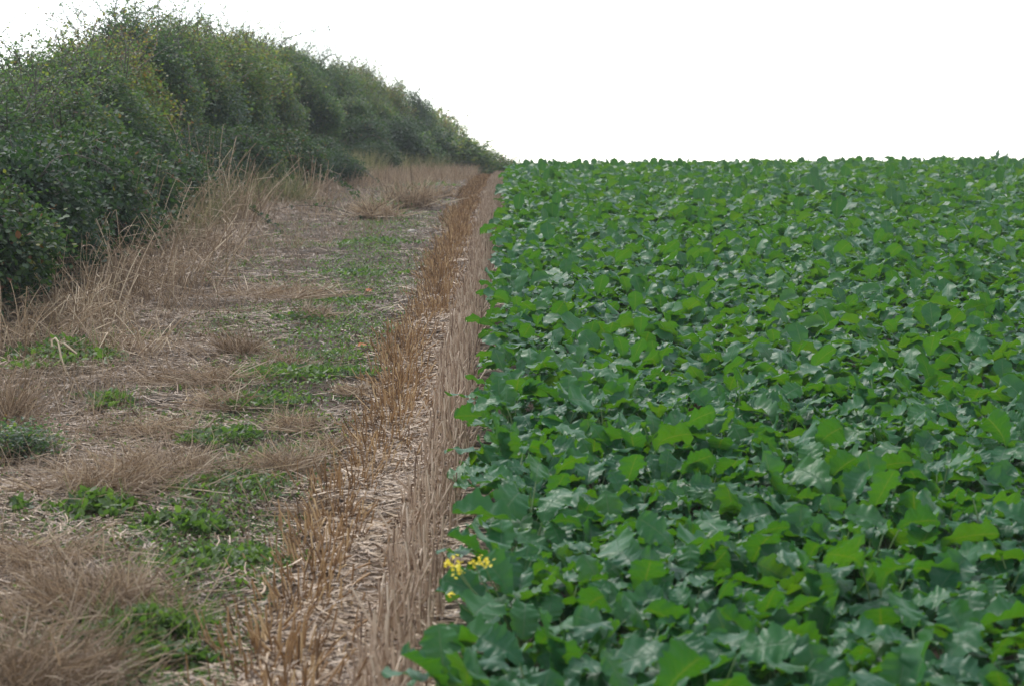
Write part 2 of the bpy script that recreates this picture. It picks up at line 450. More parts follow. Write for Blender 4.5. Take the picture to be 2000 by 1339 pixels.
# ------------------------------------------------------------------ stubble
def stem_paths(rng, base, lean_az, lean, L, bend, K=4):
    n = len(base)
    t = np.linspace(0, 1, K)[None, :, None]
    d = np.stack([np.sin(lean) * np.cos(lean_az), np.sin(lean) * np.sin(lean_az), np.cos(lean)], -1)[:, None]
    b = np.stack([np.cos(lean_az), np.sin(lean_az), -.2 * np.ones(n)], -1)[:, None] * bend[:, None, None]
    return base[:, None] + d * L[:, None, None] * t + b * (t ** 2) * L[:, None, None]
def brown_tuft(rng, mb, n, cx=0, cy=0, z=0, sx=.095, sy=.085):
    bx = rng.normal(0, sx, n); by = rng.normal(0, sy, n)
    az = np.arctan2(by * .6, bx) + rng.normal(0, .8, n)
    lean = np.abs(rng.normal(.45, .35, n)); L = rng.uniform(.035, .145, n)
    P = stem_paths(rng, np.stack([bx + cx, by + cy, np.full(n, -.01) + z], -1), az, lean, L, rng.normal(0, .03, n))
    R = rng.uniform(.0024, .0044, n)[:, None] * np.array([1.15, 1, .95, .9])
    tubes(mb, P, R, np.clip(rng.normal(.45, .27, n), 0, 1), rng, 4)
def pale_tuft(rng, mb, n, cx=0, cy=0, z=0, sx=.08, sy=.1):
    bx = rng.uniform(-1, 1, n) * sx * 1.6; by = rng.uniform(-1, 1, n) * sy
    az = rng.uniform(0, 6.28, n); lean = np.abs(rng.normal(0, .34, n)); L = rng.uniform(.05, .23, n) * (1 - .3 * rng.random())
    P = stem_paths(rng, np.stack([bx + cx, by + cy, np.full(n, -.01) + z], -1), az, lean, L, rng.normal(0, .05, n))
    R = rng.uniform(.0028, .0046, n)[:, None] * np.array([1.1, 1, 1, .95])
    tubes(mb, P, R, np.clip(rng.normal(.5, .25, n), 0, 1), rng, 4)
rng = np.random.default_rng(21)
bt = []; pt = []
for k in range(9):
    mb = MB(); brown_tuft(rng, mb, int(rng.integers(36, 54))); bt.append(mb.mesh('stubble_tuft', M['brownstub']))
    mb = MB(); pale_tuft(rng, mb, int(rng.integers(18, 44))); pt.append(mb.mesh('stubble_tuft', M['palestub']))
def bx_(y): return -.80 - .05 * np.sin(y * .9) - .06 * np.clip((8.5 - y) / 2, 0, 1)
def px_(y): return -.40 + .02 * np.sin(y * .7)
nb = np.arange(6.2, 6.2 + 130 * .20, .20)
for i, y in enumerate(nb):
    x = float(bx_(y)) + rng.normal(0, .035); yy = y + rng.normal(0, .05)
    o = link('stubble_tuft', bt[i % 9], None, (x, yy, float(zg(x, yy)))); o.rotation_euler.z = rng.normal() * .5 + (math.pi if rng.random() < .5 else 0)
    s = rng.uniform(.85, 1.2); o.scale = (s, s, s)
    tag(o, 'splayed brown stubble tuft in the darker left row, this side of the hedge bend', 'stubble', 'tufts of the brown stubble row')
np_ = np.arange(6.2, 6.2 + 130 * .165, .165)
for i, y in enumerate(np_):
    x = float(px_(y)) + rng.normal(0, .012)
    o = link('stubble_tuft', pt[i % 9], None, (x, y, float(zg(x, y)))); o.rotation_euler.z = math.pi * int(rng.integers(0, 2)) + rng.normal() * .1
    s = rng.uniform(.85, 1.15); o.scale = (1, 1, s)
    tag(o, 'upright pale stubble tuft in the row along the crop edge, near and mid distance', 'stubble', 'tufts of the pale stubble row')
mb = MB(); mp = MB()
for y in np.arange(nb[-1] + .2, 62, .2):
    x = float(bx_(y)); brown_tuft(rng, mb, 34, x + rng.normal(0, .03), y, float(zg(x, y)))
for y in np.arange(np_[-1] + .16, 62, .17):
    x = float(px_(y)); pale_tuft(rng, mp, 46, x, y, float(zg(x, y)))
a = mb.arrays(); b = mp.arrays()
far = mesh_of('stubble', np.concatenate([a[0], b[0]]), np.concatenate([a[1], b[1] + len(a[0])]), np.concatenate([a[2], b[2] * .8 + .2]), np.concatenate([a[3], b[3]]), M['brownstub'])
far.materials.append(M['palestub'])
far.polygons.foreach_set('material_index', np.concatenate([np.zeros(len(a[1]), np.int32), np.ones(len(b[1]), np.int32)]))
tag(link('stubble', far), 'two far stubble rows running up to the crest beside the crop', 'stubble', kind='stuff')

# ------------------------------------------------------------------ straw litter (stuff)
rng = np.random.default_rng(31)
def litter(mb, n, x, y, L, R, flat=.12, az=None, tint=(.5, .27), lift=.012, bend=.12):
    az = rng.uniform(0, 6.28, n) if az is None else az
    el = rng.normal(0, flat, n)
    d = np.stack([np.cos(az) * np.cos(el), np.sin(az) * np.cos(el), np.sin(el)], -1)
    s = np.stack([-np.sin(az), np.cos(az), 0 * az], -1)
    t = np.linspace(-.5, .5, 4)[None, :, None]
    base = np.stack([x, y, zg(x, y) + lift + np.abs(np.sin(el)) * L * .4 + (vnoise(x, y, .55, 1) - .5) * .05], -1)
    P = base[:, None] + d[:, None] * L[:, None, None] * t + s[:, None] * (rng.normal(0, bend, n) * L)[:, None, None] * (t ** 2) * 4
    ribbons(mb, P, np.broadcast_to(R[:, None], (n, 4)), np.clip(rng.normal(tint[0], tint[1], n), 0, 1), rng, np.array([[[0, 0, 1.0]]]) + rng.normal(0, .35, (n, 1, 3)))
def pick_y(n, a, b, p=1.6):
    u = rng.random(n); return (a ** (1 - p) + u * (b ** (1 - p) - a ** (1 - p))) ** (1 / (1 - p))
mb = MB()
n = 30000; y = pick_y(n, 5.5, 55); x = rng.normal(-.58, .2, n)
az = rng.normal(0, .75, n) + np.where(rng.random(n) < .5, math.pi, 0)
litter(mb, n, x, y, rng.uniform(.04, .2, n), rng.uniform(.0015, .0042, n), az=az, tint=(.62, .27))
n = 110000; y = pick_y(n, 5.5, 50); x = rng.uniform(0, 1, n); x = -1.0 + (hedge_foot(y) + 1.0 - .4) * x
dens = vnoise(x, y, .7, 5) + .3 * vnoise(x, y, .25, 6); k = dens * (1 - .75 * np.exp(-((x + 1.35 + .02 * (y - 7)) / .42) ** 2)) > rng.uniform(.2, .9, n); x, y = x[k], y[k]; n = len(x)
litter(mb, n, x, y, rng.uniform(.03, .22, n), rng.uniform(.001, .0032, n), az=rng.normal(0, .8, n), tint=(.45, .3))
n = 60000; y = pick_y(n, 5.5, 40); x = -.3 + (hedge_foot(y) + .3) * rng.uniform(0, 1, n)
litter(mb, n, x, y, rng.uniform(.01, .06, n), rng.uniform(.002, .007, n), flat=.5, tint=(.12, .12), lift=.006, bend=.25)
# thatch at the hedge foot
n = 45000; y = pick_y(n, 8, 42, 1.2); x = hedge_foot(y) + rng.uniform(-.6, 1.5, n) ** 1
litter(mb, n, x, y, rng.uniform(.06, .35, n), rng.uniform(.001, .003, n), flat=.3, tint=(.42, .25), lift=.03)
tag(link('straw_litter', mb.mesh('straw_litter', M['straw'])), 'loose straw and chaff scattered over the bare margin', 'straw', kind='stuff')
# sparse short green seedlings over the margin (ground cover)
mb = MB()
n = 120000; y = pick_y(n, 5.6, 45, 1.5); x = rng.uniform(-4.2, -.95, n)
d = vnoise(x, y * .7, .6, 15) * .6 + vnoise(x, y, .22, 16) * .4 + .58 * np.exp(-((x + 1.3 + .025 * (y - 7)) / .42) ** 2) + .04 * (y < 14); k = d > rng.normal(.67, .10, n); x, y = x[k], y[k]; n = len(x)
az = rng.uniform(0, 6.28, n); el = rng.uniform(.1, .9, n)
C = np.stack([x, y, zg(x, y) + .005 + (vnoise(x, y, .55, 1) - .5) * .05], -1)
leaves(mb, C, np.stack([np.cos(az) * np.cos(el), np.sin(az) * np.cos(el), np.sin(el)], -1), np.array([[0, 0, 1.0]]) + rng.normal(0, .3, (n, 3)), rng.uniform(.015, .045, n), rng.uniform(.004, .011, n), np.clip(rng.normal(.5, .25, n), 0, 1))
tag(link('seedling_cover', mb.mesh('seedling_cover', M['weed'])), 'thin cover of tiny green seedlings over the margin soil', 'seedlings', kind='stuff')

# ------------------------------------------------------------------ dry grass tussocks
def tussock(seed, w, h, n, lean=.5, droop=.5, mat='dry', tint=(.45, .22), thick=.0016, wind=(0, 0)):
    rng = np.random.default_rng(seed); mb = MB()
    r = w * .5 * np.sqrt(rng.random(n)) * .62; a = rng.uniform(0, 6.28, n)
    bx, by = r * np.cos(a), r * np.sin(a)
    az = a + rng.normal(0, .7, n); ln = np.abs(rng.normal(lean, .3, n)); L = h * rng.uniform(.3, 1.3, n)
    K = 6; t = np.linspace(0, 1, K)[None, :, None]
    d0 = np.stack([np.sin(ln) * np.cos(az) + wind[0], np.sin(ln) * np.sin(az) + wind[1], np.cos(ln)], -1)[:, None]
    dr = np.abs(rng.normal(droop, .3, n))[:, None, None]
    out = np.stack([np.cos(az), np.sin(az), -np.ones(n) * .9], -1)[:, None]
    P = np.stack([bx, by, np.full(n, -.015)], -1)[:, None] + L[:, None, None] * (d0 * t + out * dr * t ** 2 * .6)
    P = P + np.cumsum(rng.normal(0, .026, P.shape), 1) * t ** .5 * min(1.6, h / .25)
    P[:, :, 2] = np.maximum(P[:, :, 2], -.015 + .02 * rng.random((n, 1)))
    Wd = rng.uniform(.6, 1.5, n)[:, None] * thick * np.array([1, 1, .95, .8, .6, .25])
    ribbons(mb, P, Wd, np.clip(rng.normal(tint[0], tint[1], n), 0, 1), rng)
    m = int(n * (.55 if lean > .27 else .12)); r = w * .75 * np.sqrt(rng.random(m)); a = rng.uniform(0, 6.28, m)
    L = np.minimum(h * rng.uniform(.5, 1.8, m), .34); a2 = rng.uniform(0, 6.28, m)
    base = np.stack([r * np.cos(a), r * np.sin(a), h * .5 * rng.random(m) * np.clip(1 - r / (w * .75), .05, 1) + .005], -1)
    P = stem_paths(rng, base, a2, np.clip(rng.normal(1.35, .25, m), .5, 1.62), L, rng.normal(0, .25, m), 5)
    P[:, :, 2] = np.maximum(P[:, :, 2], .004)
    ribbons(mb, P, rng.uniform(.6, 1.7, m)[:, None] * thick * np.array([1, 1, 1, .8, .4]), np.clip(rng.normal(tint[0] + .1, tint[1], m), 0, 1), rng)
    return mb.mesh('grass_tussock', M[mat])
G_T = 'dry grass tussocks on the margin'
TUS = [  # base px, py, width px, height px, blades, lean, droop, tint, label
 (470, 700, 110, 75, 420, .25, .25, .34, 'upright dark brown tussock behind the small cone-shaped one'),
 (568, 722, 62, 48, 150, .55, .55, .35, 'small cone-shaped tussock with drooping blades like a thatch'),
 (410, 752, 170, 75, 480, .9, .7, .42, 'flattened grey-brown tussock leaning left of the dark upright one'),
 (560, 585, 190, 55, 420, .9, .7, .62, 'broad pale straw mound matted beside the green seedlings, below the bramble canes'),
 (618, 628, 70, 50, 170, .35, .3, .45, 'thin brown tussock just in front of the pale straw mound'),
 (345, 935, 190, 110, 520, .55, .5, .5, 'wide tussock with pale curled blades between two weed patches'),
 (215, 965, 210, 120, 560, .6, .5, .42, 'dense brown tussock to the left of the curled pale one'),
 (190, 1200, 270, 150, 900, .55, .45, .4, 'largest brown tussock above the bright green weed patch'),
 (40, 1360, 330, 190, 900, .5, .45, .38, 'blurred tussock filling the near left corner of the margin'),
 (560, 925, 150, 85, 360, .4, .35, .5, 'open tussock of upright blades left of the brown stubble row'),
 (575, 842, 110, 62, 260, .35, .3, .5, 'pale upright tussock behind the open one, next to the stubble'),
 (610, 1005, 90, 40, 200, 1.0, .7, .45, 'low matted tussock lying almost flat by the stubble row'),
 (692, 775, 64, 40, 150, .4, .3, .4, 'short brown tussock nearly touching the stubble row'),
 (440, 800, 120, 70, 260, .5, .5, .5, 'ragged tussock in the bare soil, below the grey flattened one'),
 (800, 412, 110, 75, 420, .22, .2, .6, 'tall pale dry grass clump where the margin narrows'),
 (735, 430, 80, 60, 260, .3, .25, .6, 'pale feathery clump left of the tall dry one far up the margin'),
 (860, 392, 60, 28, 180, .5, .4, .35, 'little dark brown tussock near the top of the margin'),
 (15, 830, 80, 150, 300, .25, .25, .4, 'tall brown grass clump cut by the left picture edge'),
 (545, 405, 130, 75, 420, .2, .2, .5, 'yellow-green grass clump standing at the foot of the hedge'),
 (100, 1100, 220, 90, 420, .7, .6, .38, 'spreading tussock behind the largest one near the left edge'),
 (300, 850, 160, 65, 330, .8, .6, .5, 'loose straw-coloured tussock on the worn bare ground'),
 (640, 880, 60, 50, 140, .45, .4, .42, 'slim tussock squeezed between the weeds and brown stubble'),
]
for i, (px, py, w, h, n, ln, dr, tn, lab) in enumerate(TUS):
    p = gp(px, py - 6); s = 4000.0 / p.y
    yel = i == 18
    wr = np.random.default_rng(60 + i).normal(0, .22, 2)
    me = tussock(100 + i, w / s * 1.1, h / s * .74, int(n * 1.25), ln, dr, 'grassgreen' if yel else 'dry', (tn, .33), .0019 * max(1, p.y / 12), wr)
    o = link('grass_tussock', me, None, (p.x, p.y, float(zg(p.x, p.y)))); tag(o, lab, 'grass tussock', G_T)
# general short dry grass (stuff): the blades between the tussocks
mb = MB()
n = 42000; y = pick_y(n, 5.6, 50, 1.4); x = -1.15 + (hedge_foot(y) + .8) * rng.uniform(0, 1, n)
d = vnoise(x, y * .8, .9, 25) + .25 * vnoise(x, y, .2, 26) + .25 * ((x + 1.1) / -3.2) - .35 * np.exp(-((x + 1.6) / .55) ** 2); k = d > rng.uniform(.45, .95, n); x, y = x[k], y[k]
# brown grass at the crest and along the hedge foot
n2 = 9000; y2 = rng.uniform(28, 60, n2); x2 = hedge_foot(y2) + rng.uniform(-.3, 1.1, n2); k = x2 < -1.1; x = np.concatenate([x, x2[k]]); y = np.concatenate([y, y2[k]])
n = len(x); az = rng.uniform(0, 6.28, n); ln = np.abs(rng.normal(.45, .3, n))
tall = np.where(y > 27, 1.35, 1.0)
P = stem_paths(rng, np.stack([x, y, zg(x, y) - .01], -1), az, ln, rng.uniform(.06, .26, n) * tall, np.abs(rng.normal(.15, .2, n)), 5)
ribbons(mb, P, (rng.uniform(.0009, .002, n) * np.maximum(1, y / 16))[:, None] * np.array([1, 1, .9, .7, .3]), np.clip(rng.normal(.48, .24, n), 0, 1), rng)
n = 7000; y = rng.uniform(40, 62, n); x = np.interp(rng.random(n), [0, 1], [0, 1]); x = hedge_foot(y) - .4 + x * (-1.05 - hedge_foot(y) + .4)
k = vnoise(x, y, 1.2, 40) > .35; x, y = x[k], y[k]; n = len(x)
P = stem_paths(rng, np.stack([x, y, zg(x, y) - .01], -1), rng.uniform(0, 6.28, n), np.abs(rng.normal(.25, .2, n)), rng.uniform(.15, .45, n), np.abs(rng.normal(.1, .15, n)), 5)
ribbons(mb, P, (rng.uniform(.002, .005, n))[:, None] * np.array([1, 1, .9, .7, .3]), np.clip(rng.normal(.5, .22, n), 0, 1), rng)
tag(link('dry_grass', mb.mesh('dry_grass', M['dry'])), 'thin dry grass growing between the tussocks and up to the hedge', 'dry grass', kind='stuff')

mb = MB(); n = 44000; y = rng.uniform(24, 66, n); x = hedge_foot(y) + rng.uniform(-1.8, .95, n)
k = vnoise(x, y, 1.0, 55) > .3; x, y = x[k], y[k]; n = len(x)
P = stem_paths(rng, np.stack([x, y, zg(x, y) - .01], -1), rng.uniform(0, 6.28, n), np.abs(rng.normal(.28, .2, n)), rng.uniform(.15, .8, n), np.abs(rng.normal(.12, .15, n)), 5)
ribbons(mb, P, (rng.uniform(.0014, .0032, n) * y / 30)[:, None] * np.array([1, 1, .9, .7, .3]), np.clip(rng.normal(.6, .3, n), 0, 1), rng)
tag(link('bank_grass', mb.mesh('bank_grass', M['grassgreen'])), 'yellowish tall grass mixed into the foot of the hedge bank', 'grass', kind='stuff')

# ------------------------------------------------------------------ weed patches
def weed_patch(seed, w, d, n, ls=.035, h=.05):
    rng = np.random.default_rng(seed); mb = MB()
    r = np.sqrt(rng.random(n)); a = rng.uniform(0, 6.28, n)
    bx, by = r * np.cos(a) * w / 2, r * np.sin(a) * d / 2
    k = vnoise(bx + seed, by, .11, seed) * .6 + vnoise(bx, by + seed, .05, seed) * .4 > .25 + .42 * r; bx, by, r = bx[k], by[k], r[k]; n = len(bx)
    az = rng.uniform(0, 6.28, n); el = rng.uniform(.05, 1.0, n)
    C = np.stack([bx, by, rng.uniform(.2, 1, n) * h * (1.1 - r)], -1)
    leaves(mb, C, np.stack([np.cos(az) * np.cos(el), np.sin(az) * np.cos(el), np.sin(el)], -1), np.array([[0, 0, 1.0]]) + rng.normal(0, .35, (n, 3)), rng.uniform(.6, 1.4, n) * ls, rng.uniform(.6, 1.4, n) * ls * .3, np.clip(rng.normal(.5, .25, n), 0, 1))
    m = max(6, n // 14)
    P = stem_paths(rng, np.stack([rng.uniform(-.4, .4, m) * w, rng.uniform(-.4, .4, m) * d, np.zeros(m)], -1), rng.uniform(0, 6.28, m), np.abs(rng.normal(.4, .3, m)), rng.uniform(.5, 1.5, m) * h * 1.3, np.abs(rng.normal(.1, .1, m)))
    ribbons(mb, P, np.broadcast_to(np.array([.002, .0018, .0014, .0005]), (m, 4)), .7, rng)
    return mb.mesh('weed_patch', M['weed'])
WEED = [  # px, py, width px, height-on-picture px, count, leaf size, height, label
 (280, 1262, 190, 60, 1700, .032, .10, 'bright green thick weed patch between two brown tussocks at the near end'),
 (460, 975, 190, 80, 700, .035, .05, 'long green weed patch beside the open upright tussock'),
 (430, 1120, 210, 70, 700, .035, .05, 'green weed patch right of the largest brown tussock'),
 (350, 1050, 110, 50, 380, .045, .07, 'leafy weed patch behind the largest brown tussock'),
 (180, 1015, 110, 50, 330, .05, .09, 'broad-leaved weed patch in front of the dense brown tussock'),
 (560, 755, 130, 55, 480, .045, .08, 'green weed patch around the small cone-shaped tussock'),
 (590, 630, 90, 22, 260, .04, .05, 'flat weed patch at the end of the pale straw mound'),
 (690, 600, 130, 24, 260, .04, .04, 'thin strip of weeds on bare soil near the lying twig'),
 (700, 545, 120, 26, 300, .045, .05, 'green weed strip further up than the lying twig'),
 (735, 485, 110, 24, 260, .05, .07, 'green weed clump left of the stubble, halfway up the margin'),
 (500, 800, 130, 40, 380, .04, .06, 'weed patch under the pale upright tussock'),
 (205, 800, 60, 24, 140, .06, .08, 'single dark green leafy weed on the worn bare ground'),
 (120, 725, 170, 60, 500, .055, .16, 'tall weed clump under the broken pale stalk at the hedge foot'),
 (765, 412, 60, 24, 160, .06, .12, 'green tuft of weed in front of the tall pale grass clump'),
 (650, 705, 110, 26, 260, .035, .04, 'scattered weed patch between the cone-shaped tussock and the stubble'),
 (690, 735, 90, 20, 200, .035, .04, 'narrow weed patch next to the short brown tussock'),
 (330, 1310, 120, 40, 260, .045, .06, 'blurred weed patch nearest the camera beside the stubble'),
 (440, 870, 110, 40, 260, .04, .06, 'weed patch right of the loose straw-coloured tussock'),
 (860, 372, 60, 16, 120, .06, .1, 'small green weed clump near the top of the margin'),
 (50, 1010, 90, 30, 160, .05, .06, 'weed patch at the left edge below the dark low bush'),
]
for i, (px, py, w, h, n, ls, hh, lab) in enumerate(WEED):
    p = gp(px, py - h * .35); s = 4000.0 / p.y
    q0, q1 = gp(px, py), gp(px, py - h * .7)
    me = weed_patch(300 + i, w / s * 1.7, max(.28, 1.7 * (q1.y - q0.y)), int(n * 2.9), ls, hh)
    o = link('weed_patch', me, None, (p.x, p.y, float(zg(p.x, p.y)))); tag(o, lab, 'weed', 'green weed patches on the margin')

# ------------------------------------------------------------------ hedge shrubs
def bez(a, b, c, K):
    t = np.linspace(0, 1, K)[None, :, None]
    return a[:, None] * (1 - t) ** 2 + 2 * b[:, None] * t * (1 - t) + c[:, None] * t ** 2
def shrub(seed, w, dp, h, ntw, per, ll, lw, mat, shoots=14, shoot_len=.6, tint=.4, droopy=0.0):
    """branches mesh, foliage mesh; footprint w (x) by dp (y), height h"""
    rng = np.random.default_rng(seed); br = MB(); fo = MB()
    ns = 11
    a = rng.uniform(0, 6.28, ns)
    A = np.stack([np.cos(a) * w * .12, np.sin(a) * dp * .12, np.zeros(ns) - .05], -1)
    tz = h * rng.uniform(.55, .92, ns); rr = rng.uniform(.1, .85, ns) * np.sqrt(np.clip(1 - (tz / h * .9) ** 2, .05, 1))
    Cc = np.stack([np.cos(a) * w * .5 * rr, np.sin(a) * dp * .5 * rr, tz], -1)
    B = (A + Cc) / 2 + np.stack([-np.cos(a) * w * .05, -np.sin(a) * dp * .05, tz * .15], -1)
    S = bez(A, B, Cc, 7)
    tubes(br, S, np.linspace(.022, .007, 7)[None] * rng.uniform(.7, 1.3, (ns, 1)), rng.uniform(0, 1, ns), rng, 5)
    # twigs: towards points spread through the outer half of an uneven dome
    u = rng.normal(size=(ntw, 3)); u[:, 2] = np.abs(u[:, 2]) * .95 - .38; u = norm(u)
    lump = .82 + .32 * (vnoise(np.arctan2(u[:, 1], u[:, 0]) * 1.5 + seed, u[:, 2] * 2.2, .7, seed) - .3)
    rad_ = rng.uniform(.45, 1.0, ntw) ** .6 * lump
    E = np.stack([u[:, 0] * w * .5 * rad_, u[:, 1] * dp * .5 * rad_, h * .38 + u[:, 2] * h * .60 * rad_], -1)
    E[:, 2] = np.maximum(E[:, 2], .04 + .12 * rng.random(ntw))
    Sf = S.reshape(-1, 3)
    cand = rng.integers(0, len(Sf), (ntw, 8)); dd = np.linalg.norm(Sf[cand] - E[:, None], axis=-1)
    st = Sf[cand[np.arange(ntw), dd.argmin(1)]]
    Mid = (st + E) / 2 + np.array([0, 0, .12]) * h / 2.5
    T = bez(st, Mid, E, 6)
    tubes(br, T[: ntw // 2], np.linspace(.006, .0025, 6)[None] * np.ones((ntw // 2, 1)), rng.uniform(0, 1, ntw // 2), rng, 3)
    # shoots: long whips past the outline
    sh = rng.integers(0, ntw, shoots * 6); sh = sh[np.argsort(-E[sh, 2])][:shoots]
    d = norm(np.stack([rng.normal(0, .35, shoots), rng.normal(0, .35, shoots), np.ones(shoots) * .8], -1))
    SL = shoot_len * rng.uniform(.4, 1.2, shoots)[:, None]
    bend = np.stack([rng.normal(0, .25, shoots), rng.normal(0, .25, shoots), -rng.random(shoots) * .3 - droopy], -1) * SL
    Wp = bez(E[sh], E[sh] + d * SL * .6, E[sh] + d * SL + bend, 8)
    tubes(br, Wp, np.linspace(.007, .003, 8)[None] * np.ones((shoots, 1)), rng.uniform(0, 1, shoots), rng, 3)
    # leaves on twigs
    n = ntw * per
    ti = np.repeat(np.arange(ntw), per); t = rng.uniform(.45, 1.05, n)
    f = np.clip(t, 0, 1) * 5; i0 = np.minimum(f.astype(int), 4); fr = (f - i0)[:, None]
    C = T[ti, i0] * (1 - fr) + T[ti, i0 + 1] * fr + rng.normal(0, .075, (n, 3))
    D = rng.normal(size=(n, 3)) + u[ti] * .6 + np.array([0, 0, -.25])
    Nn = rng.normal(size=(n, 3)) * .55 + np.array([0, 0, 1.0]) + u[ti] * .4
    tw_t = rng.normal(0, .12, ntw)
    tt = np.clip(rng.normal(tint, .16, n) + tw_t[ti] + (rng.random(n) < .03) * .5, 0, 1)
    z_ok = C[:, 2] > .02
    s = rng.uniform(.6, 1.35, n)
    leaves(fo, C[z_ok], D[z_ok], Nn[z_ok], (ll * s)[z_ok], (lw * s)[z_ok], tt[z_ok])
    m = 26; n = shoots * m
    ti = np.repeat(np.arange(shoots), m); t = rng.uniform(.0, 1, n); f = t * 7; i0 = np.minimum(f.astype(int), 6); fr = (f - i0)[:, None]
    C = Wp[ti, i0] * (1 - fr) + Wp[ti, i0 + 1] * fr + rng.normal(0, .012, (n, 3))
    leaves(fo, C, rng.normal(size=(n, 3)) + [0, 0, .3], rng.normal(size=(n, 3)), ll * rng.uniform(.5, 1.1, n), lw * rng.uniform(.5, 1.1, n), np.clip(rng.normal(tint + .1, .2, n), 0, 1))
    return br.mesh('branches', M['bark']), fo.mesh('foliage', M[mat])
def make_shrub(name, label, cat, group, x, y, meshes, sc3=(1, 1, 1), rot=0, sink=0.0):
    e = bpy.data.objects.new(name, None); COL.objects.link(e); e.empty_display_size = .2
    e.location = (x, y, float(zg(x, y)) - sink); e.scale = sc3; e.rotation_euler.z = rot
    link('branches', meshes[0], e); link('foliage', meshes[1], e)
    return tag(e, label, cat, group)
HV = [shrub(700 + k, 2.3 + .3 * (k % 3), 2.4 + .4 * (k % 2), 2.75, 1000, 23, .046, .016, 'hawthorn', 54, 1.25, .36 + .07 * k) for k in range(5)]
HF = [shrub(740 + k, 2.3, 2.6, 2.7, 650, 15, .070, .025, 'hawthorn', 16, .6, .62) for k in range(4)]
BV = [shrub(760 + k, 2.1, 2.3, 1.3, 800, 34, .044, .016, 'bramble', 18, .55, .42, droopy=.5) for k in range(4)]
rng = np.random.default_rng(77)
MID_V = [shrub(780 + k, 1.7, 1.7, 1.9, 500, 30, .050, .017, 'hawthorn', 30, .7, .5) for k in range(3)]
G_H, G_B = 'hedge shrubs along the bank', 'bramble bushes along the hedge foot'
# tall shrubs, nearest first: picture x of the crown top, its y, distance -> true position and height
TALL = [
 (-95, 90, 22.5, 'dark hedge shrub mostly outside the left picture edge'),
 (-25, 70, 24.0, 'tall hedge shrub cut by the left picture edge, left of the outline dip'),
 (50, 135, 25.8, 'lowest near hedge shrub with sparse twigs in the dip of the outline at the left'),
 (120, 70, 27.6, 'hedge shrub rising on the right side of the dip'),
 (190, 34, 30.0, 'hedge shrub just left of the tallest one'),
 (255, -6, 32.8, 'tallest hedge shrub whose leafy twigs reach the top of the picture'),
 (325, 10, 36.0, 'hedge shrub with tall wispy shoots just right of the tallest one'),
 (390, 40, 39.6, 'hedge shrub flecked with yellow leaves behind the tall dry stems'),
 (445, 50, 43.5, 'broad hedge shrub between the yellow-flecked one and the long arching whip'),
 (505, 64, 48.5, 'hedge shrub that carries the long whip leaning right into the sky'),
 (560, 76, 53.0, 'rounded hedge shrub right after the leaning whip'),
 (615, 96, 57.0, 'hedge shrub with brownish patches in the middle of the hedge'),
 (660, 110, 60.5, 'hedge shrub immediately left of the small bushy top knob'),
 (698, 106, 64.0, 'hedge shrub with a small bushy top knob standing above the outline'),
 (745, 134, 68.0, 'hedge shrub on the far side of the knobbed one'),
 (785, 148, 72.0, 'even topped green hedge shrub before the outline starts to fall'),
]
for i, (px, py, y, lab) in enumerate(TALL):
    p = at(px, py, y)
    hh = p.z - float(zg(p.x, y))
    sx = rng.uniform(.95, 1.2)
    make_shrub('hedge_shrub', lab, 'shrub', G_H, p.x, y, HV[i % 5], (sx, 1.25 if i < 6 else 1.8, hh / (3.2 if i < 3 else 2.82 if i < 9 else 2.95)), rng.uniform(-.6, .6) + math.pi * (i % 2))
FAR = [(820, 156, 76), (850, 166, 80), (872, 178, 84), (890, 200, 88), (908, 220, 92), (925, 238, 97), (942, 255, 102), (958, 272, 108), (974, 290, 114), (990, 306, 120), (1004, 320, 126)]
for i, (px, py, y) in enumerate(FAR):
    p = at(px, py, y)
    hh = max(1.2, p.z - float(zg(p.x, y)))
    make_shrub('hedge_shrub', 'faded green hedge shrub in the far hedge falling away behind the crest', 'shrub', 'far hedge shrubs', p.x, y, HF[i % 4], (1.0, 2.4, hh / 2.85), rng.uniform(-.3, .3), .5)
# second rank that fills the bank behind and between
BACK = [(-7.6, 29), (-7.6, 33), (-7.6, 37.5), (-7.5, 42), (-7.4, 47), (-7.0, 52), (-6.5, 57)]
for i, (x, y) in enumerate(BACK):
    make_shrub('hedge_shrub', 'hedge shrub mostly hidden behind the front rank of the hedge', 'shrub', 'hidden back rank of the hedge', x, y, HV[(i + 2) % 5], (1.3, 1.6, .42 if y < 40 else .6), rng.uniform(0, 6.28))
LOW = [
 (-5.15, 16.6, 1.15, 'darkest bramble bush in deep shade at the left picture edge'),
 (-5.2, 19.0, 1.2, 'bramble bush behind the leaning reed stalks, left of the dry thicket'),
 (-5.3, 21.6, 1.2, 'bramble bush with bluish glossy leaves left of the dry thicket middle'),
 (-5.4, 24.4, 1.15, 'bramble bush behind the tall dry stems'),
 (-5.45, 27.4, 1.1, 'bramble bush to the right of the tall dry stems'),
 (-5.4, 30.6, 1.0, 'bramble bush at the left end of the yellow-green grass clump'),
 (-5.2, 34.0, 1.0, 'glossy bramble bush spilling over the yellow-green grass clump'),
 (-4.7, 37.6, .95, 'bramble bush where bare arched canes hang out'),
 (-4.1, 40.2, .6, 'low bramble bush reaching furthest out, above the pale feathery clump'),
 (-4.7, 44.5, .8, 'low bramble bush behind the tall pale dry grass'),
 (-3.9, 49.5, .75, 'small bramble bush near the brown grass at the crest'),
]
for i, (x, y, s, lab) in enumerate(LOW):
    make_shrub('bramble_bush', lab, 'bramble', G_B, x + .3, y, BV[i % 4], (s * 1.05, 1.6, s), rng.uniform(-.5, .5))
